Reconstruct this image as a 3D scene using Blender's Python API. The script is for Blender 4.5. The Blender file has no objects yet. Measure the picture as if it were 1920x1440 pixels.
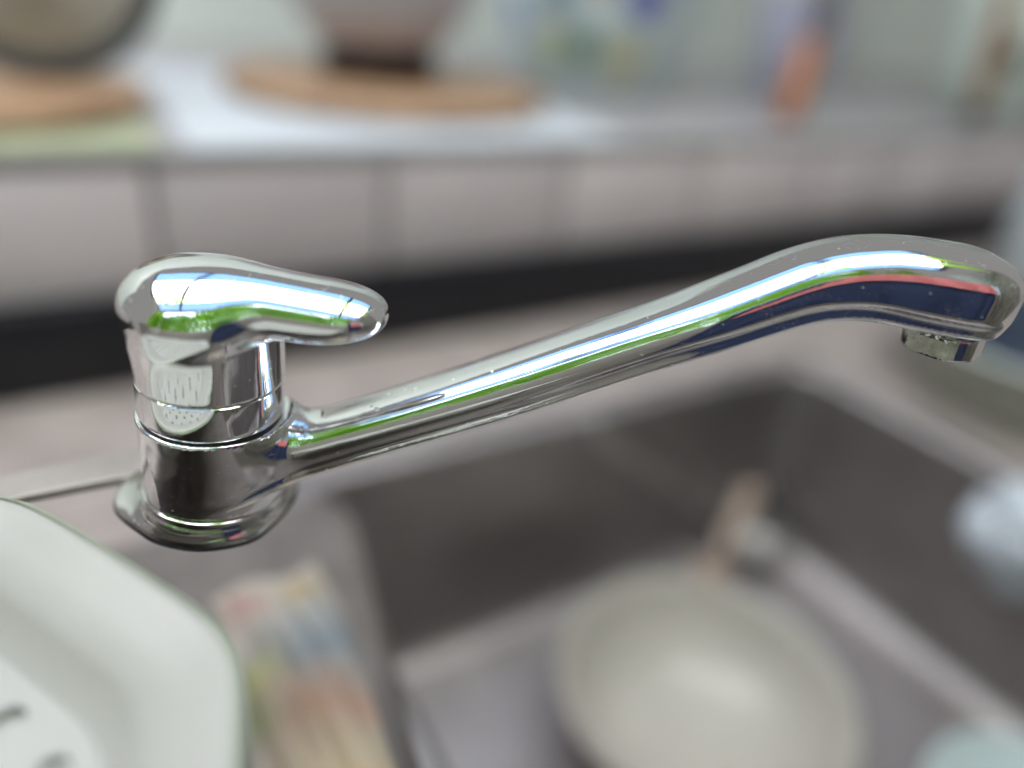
import bpy, bmesh, math, random
import numpy as np
from mathutils import Vector, Matrix

R = math.radians
scene = bpy.context.scene
COL = scene.collection
random.seed(7)

# ------------------------------------------------------------------ camera
PSI = R(33.6228)                       # the camera is turned right of the wall's normal
right = Vector((0.8558, -0.5092, 0.0919))
down = Vector((-0.1757, -0.4530, -0.8740))
fwd = Vector((0.4866, 0.7318, -0.4772)).normalized()
right = (right - fwd * right.dot(fwd)).normalized()
up = right.cross(fwd)
CAM = Vector((-0.0316, -0.2190, 0.1666))
cam_d = bpy.data.cameras.new('camera')
cam = bpy.data.objects.new('camera', cam_d)
COL.objects.link(cam)
m = Matrix((right, up, -fwd)).transposed().to_4x4()
m.translation = CAM
cam.matrix_world = m
cam_d.sensor_width = 36.0
cam_d.lens = 26.25
cam_d.clip_start = 0.005
cam_d.clip_end = 60
cam_d.dof.use_dof = True
cam_d.dof.focus_distance = 0.2240
cam_d.dof.aperture_fstop = 26.25 / 18.0
scene.camera = cam

# ------------------------------------------------------------------ world and light
world = bpy.data.worlds.new('World')
scene.world = world
world.use_nodes = True
bg = world.node_tree.nodes['Background']
bg.inputs[0].default_value = (0.80, 0.79, 0.76, 1)
bg.inputs[1].default_value = 0.26
scene.view_settings.view_transform = 'Standard'
scene.view_settings.look = 'None'
scene.view_settings.gamma = 1
scene.view_settings.exposure = 0.40
scene.render.engine = 'CYCLES'
scene.cycles.use_denoising = True
scene.cycles.max_bounces = 6
scene.cycles.glossy_bounces = 4
scene.cycles.diffuse_bounces = 3
scene.cycles.sample_clamp_indirect = 6
SKYLIGHT = 5.4
SKYBACK = 4.0

EX = Vector((math.cos(PSI), -math.sin(PSI), 0))     # across the view, to the right
EY = Vector((math.sin(PSI), math.cos(PSI), 0))      # away from the camera


# ------------------------------------------------------------------ materials
def nodes_of(name):
    mt = bpy.data.materials.new(name)
    mt.use_nodes = True
    nt = mt.node_tree
    return mt, nt, nt.nodes['Principled BSDF']


def simple(name, col, rough=0.5, metal=0.0, vary=0.12, scale=30.0, bump=0.0, bscale=200.0, coat=0.0, trans=0.0, sss=0.0):
    mt, nt, b = nodes_of(name)
    N, L = nt.nodes, nt.links
    tc = N.new('ShaderNodeTexCoord')
    nz = N.new('ShaderNodeTexNoise')
    nz.inputs['Scale'].default_value = scale
    nz.inputs['Detail'].default_value = 4
    L.new(tc.outputs['Object'], nz.inputs['Vector'])
    rp = N.new('ShaderNodeValToRGB')
    rp.color_ramp.elements[0].position = 0.3
    rp.color_ramp.elements[1].position = 0.7
    rp.color_ramp.elements[0].color = tuple(c * (1 - vary) for c in col) + (1,)
    rp.color_ramp.elements[1].color = tuple(min(1, c * (1 + vary)) for c in col) + (1,)
    L.new(nz.outputs['Fac'], rp.inputs['Fac'])
    L.new(rp.outputs['Color'], b.inputs['Base Color'])
    b.inputs['Roughness'].default_value = rough
    b.inputs['Metallic'].default_value = metal
    b.inputs['Coat Weight'].default_value = coat
    b.inputs['Transmission Weight'].default_value = trans
    if sss:
        b.inputs['Subsurface Weight'].default_value = sss
        b.inputs['Subsurface Radius'].default_value = (0.01, 0.01, 0.01)
    if bump:
        n2 = N.new('ShaderNodeTexNoise')
        n2.inputs['Scale'].default_value = bscale
        n2.inputs['Detail'].default_value = 3
        L.new(tc.outputs['Object'], n2.inputs['Vector'])
        bp = N.new('ShaderNodeBump')
        bp.inputs['Strength'].default_value = bump
        bp.inputs['Distance'].default_value = 0.002
        L.new(n2.outputs['Fac'], bp.inputs['Height'])
        L.new(bp.outputs['Normal'], b.inputs['Normal'])
    return mt


def chrome_material(name, col, rough, scratch=1.0):
    """polished plating with smudges, dried water marks and hairline scratches"""
    mt, nt, b = nodes_of(name)
    N, L = nt.nodes, nt.links
    tc = N.new('ShaderNodeTexCoord')
    b.inputs['Metallic'].default_value = 1.0
    b.inputs['Base Color'].default_value = col + (1,)
    # smudges
    nz = N.new('ShaderNodeTexNoise')
    nz.inputs['Scale'].default_value = 55
    nz.inputs['Detail'].default_value = 6
    nz.inputs['Roughness'].default_value = 0.65
    L.new(tc.outputs['Object'], nz.inputs['Vector'])
    mr = N.new('ShaderNodeMapRange')
    mr.inputs['From Min'].default_value = 0.45
    mr.inputs['From Max'].default_value = 0.8
    mr.inputs['To Min'].default_value = rough
    mr.inputs['To Max'].default_value = rough + 0.13
    L.new(nz.outputs['Fac'], mr.inputs['Value'])
    # hairline scratches: the crests of strongly stretched noise
    def lines(rot, sc, thr):
        mp = N.new('ShaderNodeMapping')
        mp.inputs['Rotation'].default_value = rot
        mp.inputs['Scale'].default_value = sc
        L.new(tc.outputs['Object'], mp.inputs['Vector'])
        v = N.new('ShaderNodeTexNoise')
        v.inputs['Scale'].default_value = 1.0
        v.inputs['Detail'].default_value = 1.0
        L.new(mp.outputs['Vector'], v.inputs['Vector'])
        q = N.new('ShaderNodeMapRange')
        q.inputs['From Min'].default_value = thr
        q.inputs['From Max'].default_value = thr + 0.05
        L.new(v.outputs['Fac'], q.inputs['Value'])
        return q.outputs['Result']
    l1 = lines((0.3, 0.5, 0.9), (90, 2600, 2200), 0.70)
    l2 = lines((1.1, 0.2, -0.4), (2300, 140, 2500), 0.70)
    n3 = N.new('ShaderNodeTexNoise')
    n3.inputs['Scale'].default_value = 90
    L.new(tc.outputs['Object'], n3.inputs['Vector'])
    q3 = N.new('ShaderNodeMapRange')
    q3.inputs['From Min'].default_value = 0.56
    q3.inputs['From Max'].default_value = 0.66
    L.new(n3.outputs['Fac'], q3.inputs['Value'])
    mx = N.new('ShaderNodeMath'); mx.operation = 'MAXIMUM'
    L.new(l1, mx.inputs[0]); L.new(l2, mx.inputs[1])
    ml = N.new('ShaderNodeMath'); ml.operation = 'MULTIPLY'
    L.new(mx.outputs[0], ml.inputs[0]); L.new(q3.outputs['Result'], ml.inputs[1])
    ms = N.new('ShaderNodeMath'); ms.operation = 'MULTIPLY'
    ms.inputs[1].default_value = 0.22 * scratch
    L.new(ml.outputs[0], ms.inputs[0])
    ad = N.new('ShaderNodeMath'); ad.operation = 'ADD'
    L.new(mr.outputs['Result'], ad.inputs[0]); L.new(ms.outputs[0], ad.inputs[1])
    L.new(ad.outputs[0], b.inputs['Roughness'])
    wv = N.new('ShaderNodeTexNoise')
    wv.inputs['Scale'].default_value = 70
    wv.inputs['Detail'].default_value = 3
    L.new(tc.outputs['Object'], wv.inputs['Vector'])
    bw = N.new('ShaderNodeBump')
    bw.inputs['Strength'].default_value = 0.10
    bw.inputs['Distance'].default_value = 0.0012
    L.new(wv.outputs['Fac'], bw.inputs['Height'])
    bp = N.new('ShaderNodeBump')
    L.new(bw.outputs['Normal'], bp.inputs['Normal'])
    bp.inputs['Strength'].default_value = 0.25 * scratch
    bp.inputs['Distance'].default_value = 0.0002
    L.new(ml.outputs[0], bp.inputs['Height'])
    L.new(bp.outputs['Normal'], b.inputs['Normal'])
    return mt


def emitter(name, col, strength):
    mt = bpy.data.materials.new(name)
    mt.use_nodes = True
    nt = mt.node_tree
    nt.nodes.remove(nt.nodes['Principled BSDF'])
    e = nt.nodes.new('ShaderNodeEmission')
    e.inputs[0].default_value = col + (1,)
    e.inputs[1].default_value = strength
    nt.links.new(e.outputs[0], nt.nodes['Material Output'].inputs[0])
    return mt


def wood_material(name, c0, c1, rough=0.45):
    mt, nt, b = nodes_of(name)
    N, L = nt.nodes, nt.links
    tc = N.new('ShaderNodeTexCoord')
    mp = N.new('ShaderNodeMapping')
    mp.inputs['Scale'].default_value = (12, 90, 60)
    L.new(tc.outputs['Object'], mp.inputs['Vector'])
    nz = N.new('ShaderNodeTexNoise')
    nz.inputs['Scale'].default_value = 1.0
    nz.inputs['Detail'].default_value = 5
    L.new(mp.outputs['Vector'], nz.inputs['Vector'])
    rp = N.new('ShaderNodeValToRGB')
    rp.color_ramp.elements[0].color = c0 + (1,)
    rp.color_ramp.elements[1].color = c1 + (1,)
    rp.color_ramp.elements[0].position = 0.35
    rp.color_ramp.elements[1].position = 0.65
    L.new(nz.outputs['Fac'], rp.inputs['Fac'])
    L.new(rp.outputs['Color'], b.inputs['Base Color'])
    b.inputs['Roughness'].default_value = rough
    return mt


def patches_material(name, base, spots, rough=0.4, soft=0.35):
    """printed packaging: a base colour and soft-edged printed patches (centre, radius, colour) in object space"""
    mt, nt, b = nodes_of(name)
    N, L = nt.nodes, nt.links
    tc = N.new('ShaderNodeTexCoord')
    nz = N.new('ShaderNodeTexNoise')
    nz.inputs['Scale'].default_value = 40
    L.new(tc.outputs['Object'], nz.inputs['Vector'])
    off = N.new('ShaderNodeVectorMath'); off.operation = 'MULTIPLY_ADD'
    off.inputs[1].default_value = (0.012, 0.012, 0.012)
    L.new(nz.outputs['Color'], off.inputs[0])
    L.new(tc.outputs['Object'], off.inputs[2])
    cur = None
    for c, rad, col in spots:
        dn = N.new('ShaderNodeVectorMath'); dn.operation = 'DISTANCE'
        L.new(off.outputs[0], dn.inputs[0])
        dn.inputs[1].default_value = (c[0] + .006, c[1] + .006, c[2] + .006)
        q = N.new('ShaderNodeMapRange')
        q.inputs['From Min'].default_value = rad * (1 + soft)
        q.inputs['From Max'].default_value = rad * (1 - soft)
        L.new(dn.outputs['Value'], q.inputs['Value'])
        mx = N.new('ShaderNodeMix'); mx.data_type = 'RGBA'
        L.new(q.outputs['Result'], mx.inputs['Factor'])
        if cur is None:
            mx.inputs['A'].default_value = base + (1,)
        else:
            L.new(cur, mx.inputs['A'])
        mx.inputs['B'].default_value = col + (1,)
        cur = mx.outputs['Result']
    L.new(cur, b.inputs['Base Color'])
    b.inputs['Roughness'].default_value = rough
    return mt


M = {
    'chrome': chrome_material('polished_chrome', (0.90, 0.905, 0.915), 0.018),
    'chrome_worn': chrome_material('worn_chrome', (0.70, 0.69, 0.68), 0.10, 1.6),
    'steel': simple('satin_steel', (0.50, 0.48, 0.46), 0.42, 1.0, 0.10, 40, 0.05, 300),
    'steel_dark': simple('used_sink_steel', (0.38, 0.35, 0.345), 0.55, 1.0, 0.15, 16, 0.06, 250),
    'scale': simple('limescale_and_glint', (0.88, 0.86, 0.78), 0.38, 0.45, 0.18, 380, 0.6, 900),  # water marks, plus the white dish's reflection on the aerator
    'rubber': simple('black_rubber', (0.015, 0.015, 0.016), 0.5),
    'tile': simple('glazed_pinkish_tile', (0.76, 0.665, 0.69), 0.28, 0, 0.06, 9, 0.02, 60),
    'grout': simple('grey_grout', (0.27, 0.24, 0.235), 0.85, 0, 0.2, 80),
    'black': simple('black_stone', (0.008, 0.008, 0.013), 0.45, 0, 0.3, 50),
    'counter': simple('beige_stone', (0.36, 0.305, 0.28), 0.5, 0, 0.18, 26),
    'sill': simple('greyish_sill', (0.35, 0.33, 0.335), 0.35, 0, 0.06, 10),
    'plaster': simple('pale_green_plaster', (0.68, 0.71, 0.66), 0.8, 0, 0.06, 6),
    'white_plastic': simple('white_plastic', (0.45, 0.44, 0.41), 0.33, 0, 0.04, 20, sss=0.0),
    'green_plastic': simple('pale_green_plastic', (0.44, 0.49, 0.38), 0.4, 0, 0.1, 30),
    'wood': wood_material('pale_wood', (0.27, 0.15, 0.085), (0.48, 0.30, 0.18)),
    'wood_dark': wood_material('brown_wood', (0.20, 0.09, 0.045), (0.34, 0.17, 0.08)),
    'ceramic': simple('cream_ceramic', (0.46, 0.43, 0.38), 0.3, 0, 0.06, 18),
}


nt = M['tile'].node_tree
b = nt.nodes['Principled BSDF']
src = b.inputs['Base Color'].links[0].from_socket
oi = nt.nodes.new('ShaderNodeObjectInfo')
mr_ = nt.nodes.new('ShaderNodeMapRange')
mr_.inputs['To Min'].default_value = 0.86
mr_.inputs['To Max'].default_value = 1.08
hs = nt.nodes.new('ShaderNodeHueSaturation')
nt.links.new(oi.outputs['Random'], mr_.inputs['Value'])
nt.links.new(mr_.outputs['Result'], hs.inputs['Value'])
nt.links.new(src, hs.inputs['Color'])
nt.links.new(hs.outputs['Color'], b.inputs['Base Color'])


# ------------------------------------------------------------------ mesh helpers
def mesh_obj(name, verts, faces, mat, parent=None, smooth=True, normals=None):
    me = bpy.data.meshes.new(name)
    me.from_pydata([tuple(v) for v in verts], [], faces)
    me.validate()
    if smooth:
        me.polygons.foreach_set('use_smooth', [True] * len(me.polygons))
    if normals is not None:
        me.normals_split_custom_set_from_vertices([tuple(n) for n in normals])
    me.materials.append(mat)
    o = bpy.data.objects.new(name, me)
    COL.objects.link(o)
    if parent is not None:
        o.parent = parent
    return o


def bm_obj(name, bm, mat, parent=None, smooth=False, angle=None):
    bmesh.ops.recalc_face_normals(bm, faces=bm.faces)
    me = bpy.data.meshes.new(name)
    bm.to_mesh(me)
    bm.free()
    if smooth:
        me.polygons.foreach_set('use_smooth', [True] * len(me.polygons))
        if angle:
            me.set_sharp_from_angle(angle=R(angle))
    me.materials.append(mat)
    o = bpy.data.objects.new(name, me)
    COL.objects.link(o)
    if parent is not None:
        o.parent = parent
    return o


def box_bm(lo, hi, bevel=0.0, seg=3):
    bm = bmesh.new()
    bmesh.ops.create_cube(bm, size=1)
    for v in bm.verts:
        v.co = Vector([lo[i] if v.co[i] < 0 else hi[i] for i in range(3)])
    if bevel:
        bmesh.ops.bevel(bm, geom=bm.edges[:], offset=bevel, segments=seg, affect='EDGES', profile=0.5)
    return bm


def box(name, lo, hi, mat, parent=None, bevel=0.0, seg=3):
    return bm_obj(name, box_bm(lo, hi, bevel, seg), mat, parent, smooth=bool(bevel), angle=40)


def lathe(name, prof, mat, parent=None, seg=64, loc=(0, 0, 0), angle=35):
    """prof: list of (r, z); a surface of revolution about the z axis through loc"""
    verts, faces, rows = [], [], []
    for r, z in prof:
        if r < 1e-7:
            rows.append([len(verts)])
            verts.append((loc[0], loc[1], loc[2] + z))
        else:
            rows.append(list(range(len(verts), len(verts) + seg)))
            for k in range(seg):
                a = 2 * math.pi * k / seg
                verts.append((loc[0] + r * math.cos(a), loc[1] + r * math.sin(a), loc[2] + z))
    for a, b in zip(rows, rows[1:]):
        for k in range(seg):
            k2 = (k + 1) % seg
            if len(a) == 1 and len(b) == 1:
                continue
            if len(a) == 1:
                faces.append((a[0], b[k2], b[k]))
            elif len(b) == 1:
                faces.append((a[k], a[k2], b[0]))
            else:
                faces.append((a[k], a[k2], b[k2], b[k]))
    o = mesh_obj(name, verts, faces, mat, parent)
    bm = bmesh.new(); bm.from_mesh(o.data)
    bmesh.ops.recalc_face_normals(bm, faces=bm.faces)
    bm.to_mesh(o.data); bm.free()
    o.data.polygons.foreach_set('use_smooth', [True] * len(o.data.polygons))
    o.data.set_sharp_from_angle(angle=R(angle))
    return o


def tube(name, pts, rads, mat, parent=None, seg=20, flat=1.0, flat_axis=None):
    """a capped tube along pts with a radius for each; flat squashes it along flat_axis"""
    pts = [Vector(p) for p in pts]
    verts, faces = [], []
    n = len(pts)
    ref = Vector(flat_axis).normalized() if flat_axis else Vector((0.123, 0.456, 0.88)).normalized()
    for i, p in enumerate(pts):
        t = (pts[min(i + 1, n - 1)] - pts[max(i - 1, 0)]).normalized()
        a = (ref - t * ref.dot(t)).normalized()
        b = t.cross(a)
        for k in range(seg):
            q = 2 * math.pi * k / seg
            verts.append(p + a * (math.cos(q) * rads[i] * flat) + b * (math.sin(q) * rads[i]))
    for i in range(n - 1):
        for k in range(seg):
            k2 = (k + 1) % seg
            faces.append((i * seg + k, i * seg + k2, (i + 1) * seg + k2, (i + 1) * seg + k))
    faces.append(tuple(range(seg - 1, -1, -1)))
    faces.append(tuple(range((n - 1) * seg, n * seg)))
    return mesh_obj(name, verts, faces, mat, parent)


def empty(name, loc=(0, 0, 0)):
    o = bpy.data.objects.new(name, None)
    o.empty_display_size = 0.02
    COL.objects.link(o)
    return o


def tag(o, label, cat, group=None):
    o['label'] = label
    o['category'] = cat
    if group:
        o['group'] = group
    return o


def structure(o):
    o['kind'] = 'structure'
    return o


# ------------------------------------------------------------------ implicit surfaces for the castings
def surface_nets(F, lo, hi, h, frame):
    """mesh of F = 0; F takes an (n,3) array of world points. frame: origin and three axes of the sampling grid"""
    org, A = frame
    org = np.array(org); A = np.array(A)
    ns = [int(math.ceil((hi[i] - lo[i]) / h)) + 1 for i in range(3)]
    ax = [lo[i] + h * np.arange(ns[i]) for i in range(3)]
    val = np.empty(ns, np.float64)
    YY, ZZ = np.meshgrid(ax[1], ax[2], indexing='ij')
    for i, x in enumerate(ax[0]):
        P = np.stack([np.full(YY.size, x), YY.ravel(), ZZ.ravel()], 1) @ A + org
        val[i] = F(P).reshape(YY.shape)
    s = val < 0
    c = [s[i:ns[0] - 1 + i, j:ns[1] - 1 + j, k:ns[2] - 1 + k] for i in (0, 1) for j in (0, 1) for k in (0, 1)]
    cnt = sum(x.astype(np.int8) for x in c)
    act = (cnt > 0) & (cnt < 8)
    idx = -np.ones(act.shape, np.int64)
    cells = np.argwhere(act)
    idx[tuple(cells.T)] = np.arange(len(cells))
    acc = np.zeros((len(cells), 3)); num = np.zeros(len(cells))
    offs = np.array([(i, j, k) for i in (0, 1) for j in (0, 1) for k in (0, 1)])
    for a in range(8):
        for b in range(a + 1, 8):
            if np.abs(offs[a] - offs[b]).sum() != 1:
                continue
            pa, pb = cells + offs[a], cells + offs[b]
            va, vb = val[tuple(pa.T)], val[tuple(pb.T)]
            w = (va < 0) != (vb < 0)
            t = np.where(w, va / np.where(w, va - vb, 1), 0)
            acc += np.where(w[:, None], pa + t[:, None] * (pb - pa), 0)
            num += w
    loc = acc / num[:, None]
    V = (np.array(lo) + loc * h) @ A + org
    faces = []
    for axis in range(3):
        o1, o2 = [q for q in range(3) if q != axis]
        sl = [slice(None)] * 3; sl2 = [slice(None)] * 3
        sl[axis] = slice(0, ns[axis] - 1); sl2[axis] = slice(1, ns[axis])
        cr = s[tuple(sl)] != s[tuple(sl2)]
        E_ = np.argwhere(cr)
        E_ = E_[(E_[:, o1] > 0) & (E_[:, o2] > 0) & (E_[:, o1] < ns[o1] - 1) & (E_[:, o2] < ns[o2] - 1)]
        q = []
        for d1, d2 in ((1, 1), (0, 1), (0, 0), (1, 0)):
            ii = E_.copy(); ii[:, o1] -= d1; ii[:, o2] -= d2
            q.append(idx[tuple(ii.T)])
        q = np.stack(q, 1)
        flip = s[tuple(E_.T)] if axis != 1 else ~s[tuple(E_.T)]
        q[~flip] = q[~flip][:, ::-1]
        faces.append(q)
    faces = np.concatenate(faces)
    def grad(P, e=5e-5):
        g = np.empty_like(P)
        for k in range(3):
            D = np.zeros(3); D[k] = e
            g[:, k] = (F(P + D) - F(P - D)) / (2 * e)
        return g
    for _ in range(4):
        g = grad(V)
        step = (F(V) / np.maximum((g * g).sum(1), 1e-6))[:, None] * g
        ln = np.linalg.norm(step, axis=1, keepdims=True)
        V = V - step * np.minimum(1, 0.5 * h / np.maximum(ln, 1e-12))
    g = grad(V, 1.5e-4)
    nrm = g / np.maximum(np.linalg.norm(g, axis=1, keepdims=True), 1e-9)
    return V, faces, nrm


def smin(a, b, k):
    h = np.clip(0.5 + 0.5 * (b - a) / k, 0, 1)
    return b * (1 - h) + a * h - k * h * (1 - h)


def smax(a, b, k):
    return -smin(-a, -b, k)


def spline(xs, ys):
    """smooth monotone-ish interpolation (Catmull-Rom tangents), vectorised over a fine table"""
    xs = np.array(xs, float); ys = np.array(ys, float)
    mt = np.gradient(ys, xs)
    tx = np.linspace(xs[0], xs[-1], 900)
    i = np.clip(np.searchsorted(xs, tx) - 1, 0, len(xs) - 2)
    hh = xs[i + 1] - xs[i]; t = (tx - xs[i]) / hh
    ty = ((2 * t**3 - 3 * t**2 + 1) * ys[i] + (t**3 - 2 * t**2 + t) * hh * mt[i]
          + (-2 * t**3 + 3 * t**2) * ys[i + 1] + (t**3 - t**2) * hh * mt[i + 1])
    ker = np.ones(25) / 25
    pad = np.concatenate([ty[0] + (ty[1] - ty[0]) * np.arange(-12, 0), ty, ty[-1] + (ty[-1] - ty[-2]) * np.arange(1, 13)])
    ty = np.convolve(pad, ker, 'valid')
    sl = ((ty[1] - ty[0]) / (tx[1] - tx[0]), (ty[-1] - ty[-2]) / (tx[-1] - tx[-2]))
    def f(x):
        y = np.interp(x, tx, ty)
        y = np.where(x < tx[0], ty[0] + sl[0] * (x - tx[0]), y)
        return np.where(x > tx[-1], ty[-1] + sl[1] * (x - tx[-1]), y)
    return f


# ================================================================== SETTING
WALL_Y = 0.2655  # wall, sill and counter positions, and those below, taken from image pixels
LEDGE = 0.0585
COUNTER = -0.082

# low tiled wall under the sill
wall = structure(box('wall', (-0.75, WALL_Y + 0.003, -0.30), (1.6, 0.80, LEDGE - 0.012), M['grout']))
tile_me = None
z0, z1 = -0.040, LEDGE - 0.010
for k in range(-4, 10):
    x0 = 0.0214 + 0.15 * k
    if tile_me is None:
        o = box('tile', (0.0022, 0, 0), (0.1478, 0.010, z1 - z0), M['tile'], wall, 0.002, 2)
        tile_me = o.data
    else:
        o = bpy.data.objects.new('tile', tile_me)
        COL.objects.link(o)
        o.parent = wall
    o.location = (x0 + random.uniform(-.0006, .0006), WALL_Y + random.uniform(-.0006, .0006), z0)
sill = structure(box('window_sill', (-0.75, WALL_Y - 0.001, LEDGE - 0.0095), (1.6, 0.86, LEDGE), M['sill'], None, 0.003, 2))
back = structure(box('back_wall', (-0.9, 0.86, -0.3), (2.6, 0.90, 0.75), M['plaster']))
upst = structure(box('wall_base', (-0.75, WALL_Y - 0.018, COUNTER + 0.001), (1.6, WALL_Y + 0.002, -0.026), M['black'], None, 0.002, 2))

# counter: strips around the basin opening
BX0, BX1, BY0, BY1 = 0.052, 0.459, -0.34, 0.107
FLOOR = -0.235
counter = structure(empty('counter'))
box('counter_back', (-0.75, BY1 + 0.012, COUNTER - 0.04), (1.6, WALL_Y + 0.001, COUNTER), M['counter'], counter)
box('counter_side', (BX1 + 0.012, -0.55, COUNTER - 0.04), (1.6, BY1 + 0.0115, COUNTER - 0.0004), M['counter'], counter)
box('counter_left', (-0.75, 0.052, COUNTER - 0.04), (0.045, BY1 + 0.0115, COUNTER - 0.0008), M['counter'], counter)

# ------------------------------------------------------------------ the sink
sink = tag(empty('kitchen_sink'), 'stainless steel sink with dark deep basin and made-up raised tap deck', 'sink')


def rounded_loop(pts, rads, n=10):
    out = []
    N_ = len(pts)
    for i in range(N_):
        p = Vector(pts[i]); a = Vector(pts[i - 1]); b = Vector(pts[(i + 1) % N_])
        u, v = (a - p).normalized(), (b - p).normalized()
        ang = u.angle(v)
        r = rads[i]
        tlen = r / math.tan(ang / 2)
        c = p + (u + v).normalized() * (r / math.sin(ang / 2))
        s, e = p + u * tlen - c, p + v * tlen - c
        a0, a1 = math.atan2(s.y, s.x), math.atan2(e.y, e.x)
        dlt = (a1 - a0 + math.pi) % (2 * math.pi) - math.pi
        for k in range(n + 1):
            q = a0 + dlt * k / n
            out.append((c.x + r * math.cos(q), c.y + r * math.sin(q)))
    return out


def loop_stack(name, loops, mat, parent, close_top=False, close_bottom=False, angle=40):
    verts, faces = [], []
    n = len(loops[0][0])
    for lp, z in loops:
        for x, y in lp:
            verts.append((x, y, z))
    for i in range(len(loops) - 1):
        for k in range(n):
            k2 = (k + 1) % n
            faces.append((i * n + k, i * n + k2, (i + 1) * n + k2, (i + 1) * n + k))
    if close_bottom:
        faces.append(tuple(range(n)))
    if close_top:
        faces.append(tuple(range((len(loops) - 1) * n, len(loops) * n)))
    bm = bmesh.new()
    vs = [bm.verts.new(v) for v in verts]
    for f in faces:
        bm.faces.new([vs[i] for i in f])
    return bm_obj(name, bm, mat, parent, True, angle)


def off_loop(lp, d):
    """offset a convex loop inwards by d"""
    n = len(lp); out = []
    for i in range(n):
        a, b = Vector(lp[i - 1]), Vector(lp[(i + 1) % n])
        t = (b - a).normalized()
        out.append((lp[i][0] - t.y * d, lp[i][1] + t.x * d))
    return out


# basin: rim, walls and floor, all rounded
corner = [(BX0, BY0), (BX1, BY0), (BX1, BY1), (BX0, BY1)]
base_lp = rounded_loop(corner, [0.05, 0.05, 0.03, 0.03], 12)
basin = []
basin.append((off_loop(base_lp, -0.014), COUNTER - 0.004))
basin.append((off_loop(base_lp, -0.013), COUNTER + 0.0015))
basin.append((off_loop(base_lp, -0.002), COUNTER + 0.0015))
for k in range(1, 7):
    a = k / 6 * math.pi / 2
    basin.append((off_loop(base_lp, -0.002 + 0.006 * math.sin(a)), COUNTER + 0.0015 - 0.006 * (1 - math.cos(a))))
zz = COUNTER - 0.0045
for k in range(1, 7):
    basin.append((off_loop(base_lp, 0.004 + 0.004 * k / 6), zz + (FLOOR + 0.022 - zz) * k / 6))
for k in range(1, 9):
    a = k / 8 * math.pi / 2
    basin.append((off_loop(base_lp, 0.008 + 0.020 * (1 - math.cos(a))), FLOOR + 0.022 - 0.022 * math.sin(a)))
loop_stack('basin', basin, M['steel_dark'], sink, close_top=True, angle=60)

# thin steel ledge made up to carry the tap, rolled edges
deck_pts = [(-0.60, -0.40), (-0.066, -0.40), (-0.066, 0.0300), (-0.0250, 0.0280), (-0.0180, -0.0095), (-0.003, -0.0190), (0.0085, -0.0185), (0.0200, -0.002), (0.0225, 0.046), (-0.60, 0.048)]
deck_lp = rounded_loop(deck_pts, [0.02, 0.02, 0.010, 0.004, 0.006, 0.008, 0.006, 0.010, 0.012, 0.02], 8)
deck = []
for k in range(0, 17):
    a = -math.pi / 2 + k / 16 * math.pi
    deck.append((off_loop(deck_lp, 0.002 * (1 - math.cos(a))), -0.002 + 0.002 * math.sin(a)))
loop_stack('tap_deck', deck, simple('brownish_steel', (0.40, 0.36, 0.33), 0.62, 0.8, 0.1, 40), sink, close_top=True, close_bottom=True, angle=60)
# made-up lower shelf between the ledge and the basin
shelf_pts = [(-0.60, -0.42), (0.020, -0.42), (0.0597, -0.0487), (0.100, 0.150), (-0.60, 0.150)]
shelf_lp = rounded_loop(shelf_pts, [0.02, 0.03, 0.3, 0.03, 0.02], 12)
shelf = [(shelf_lp, -0.40), (shelf_lp, -0.134)]
for k in range(1, 9):
    a = k / 8 * math.pi / 2
    shelf.append((off_loop(shelf_lp, 0.014 * (1 - math.cos(a))), -0.134 + 0.014 * math.sin(a)))
loop_stack('added_shelf', shelf, simple('dull_shelf', (0.15, 0.13, 0.12), 0.45, 0.0, 0.25, 30), sink, close_top=True, angle=60)
for a, b_ in ((-0.56, -0.36), (-0.56, 0.02), (-0.10, -0.36), (-0.10, 0.03)):
    tube('ledge_leg', [(a, b_, -0.1205), (a, b_, -0.0055)], [0.008, 0.008], M['steel'], sink, 16)
lathe('drain', [(0.0, 0.003), (0.020, 0.003), (0.024, 0.0015), (0.034, 0.0035), (0.040, 0.002), (0.0405, 0.0)],
      M['steel'], sink, 40, (0.22, -0.16, FLOOR + 0.0005))

# ================================================================== THE TAP
tap = tag(empty('kitchen_faucet'), 'polished chrome single lever kitchen tap with long upswept spout', 'faucet')
LEAN = R(3.0)  # tap tilted sideways to follow its outline in the image
AX = (Vector((0, 0, 1)) + EX * math.tan(LEAN)).normalized()
AX0 = -EX * 0.0006
ex, ey, axv = np.array(EX), np.array(EY), np.array(AX)
ax0 = np.array(AX0)
sx = np.array(EX - AX * EX.dot(AX)); sx /= np.linalg.norm(sx)          # body frame: sx, ey, axv


def body_coords(P):
    Q = P - ax0
    return Q @ sx, Q @ ey, Q @ axv


def body_pt(a, b, c):
    return Vector(ax0 + sx * a + ey * b + axv * c)


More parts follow.
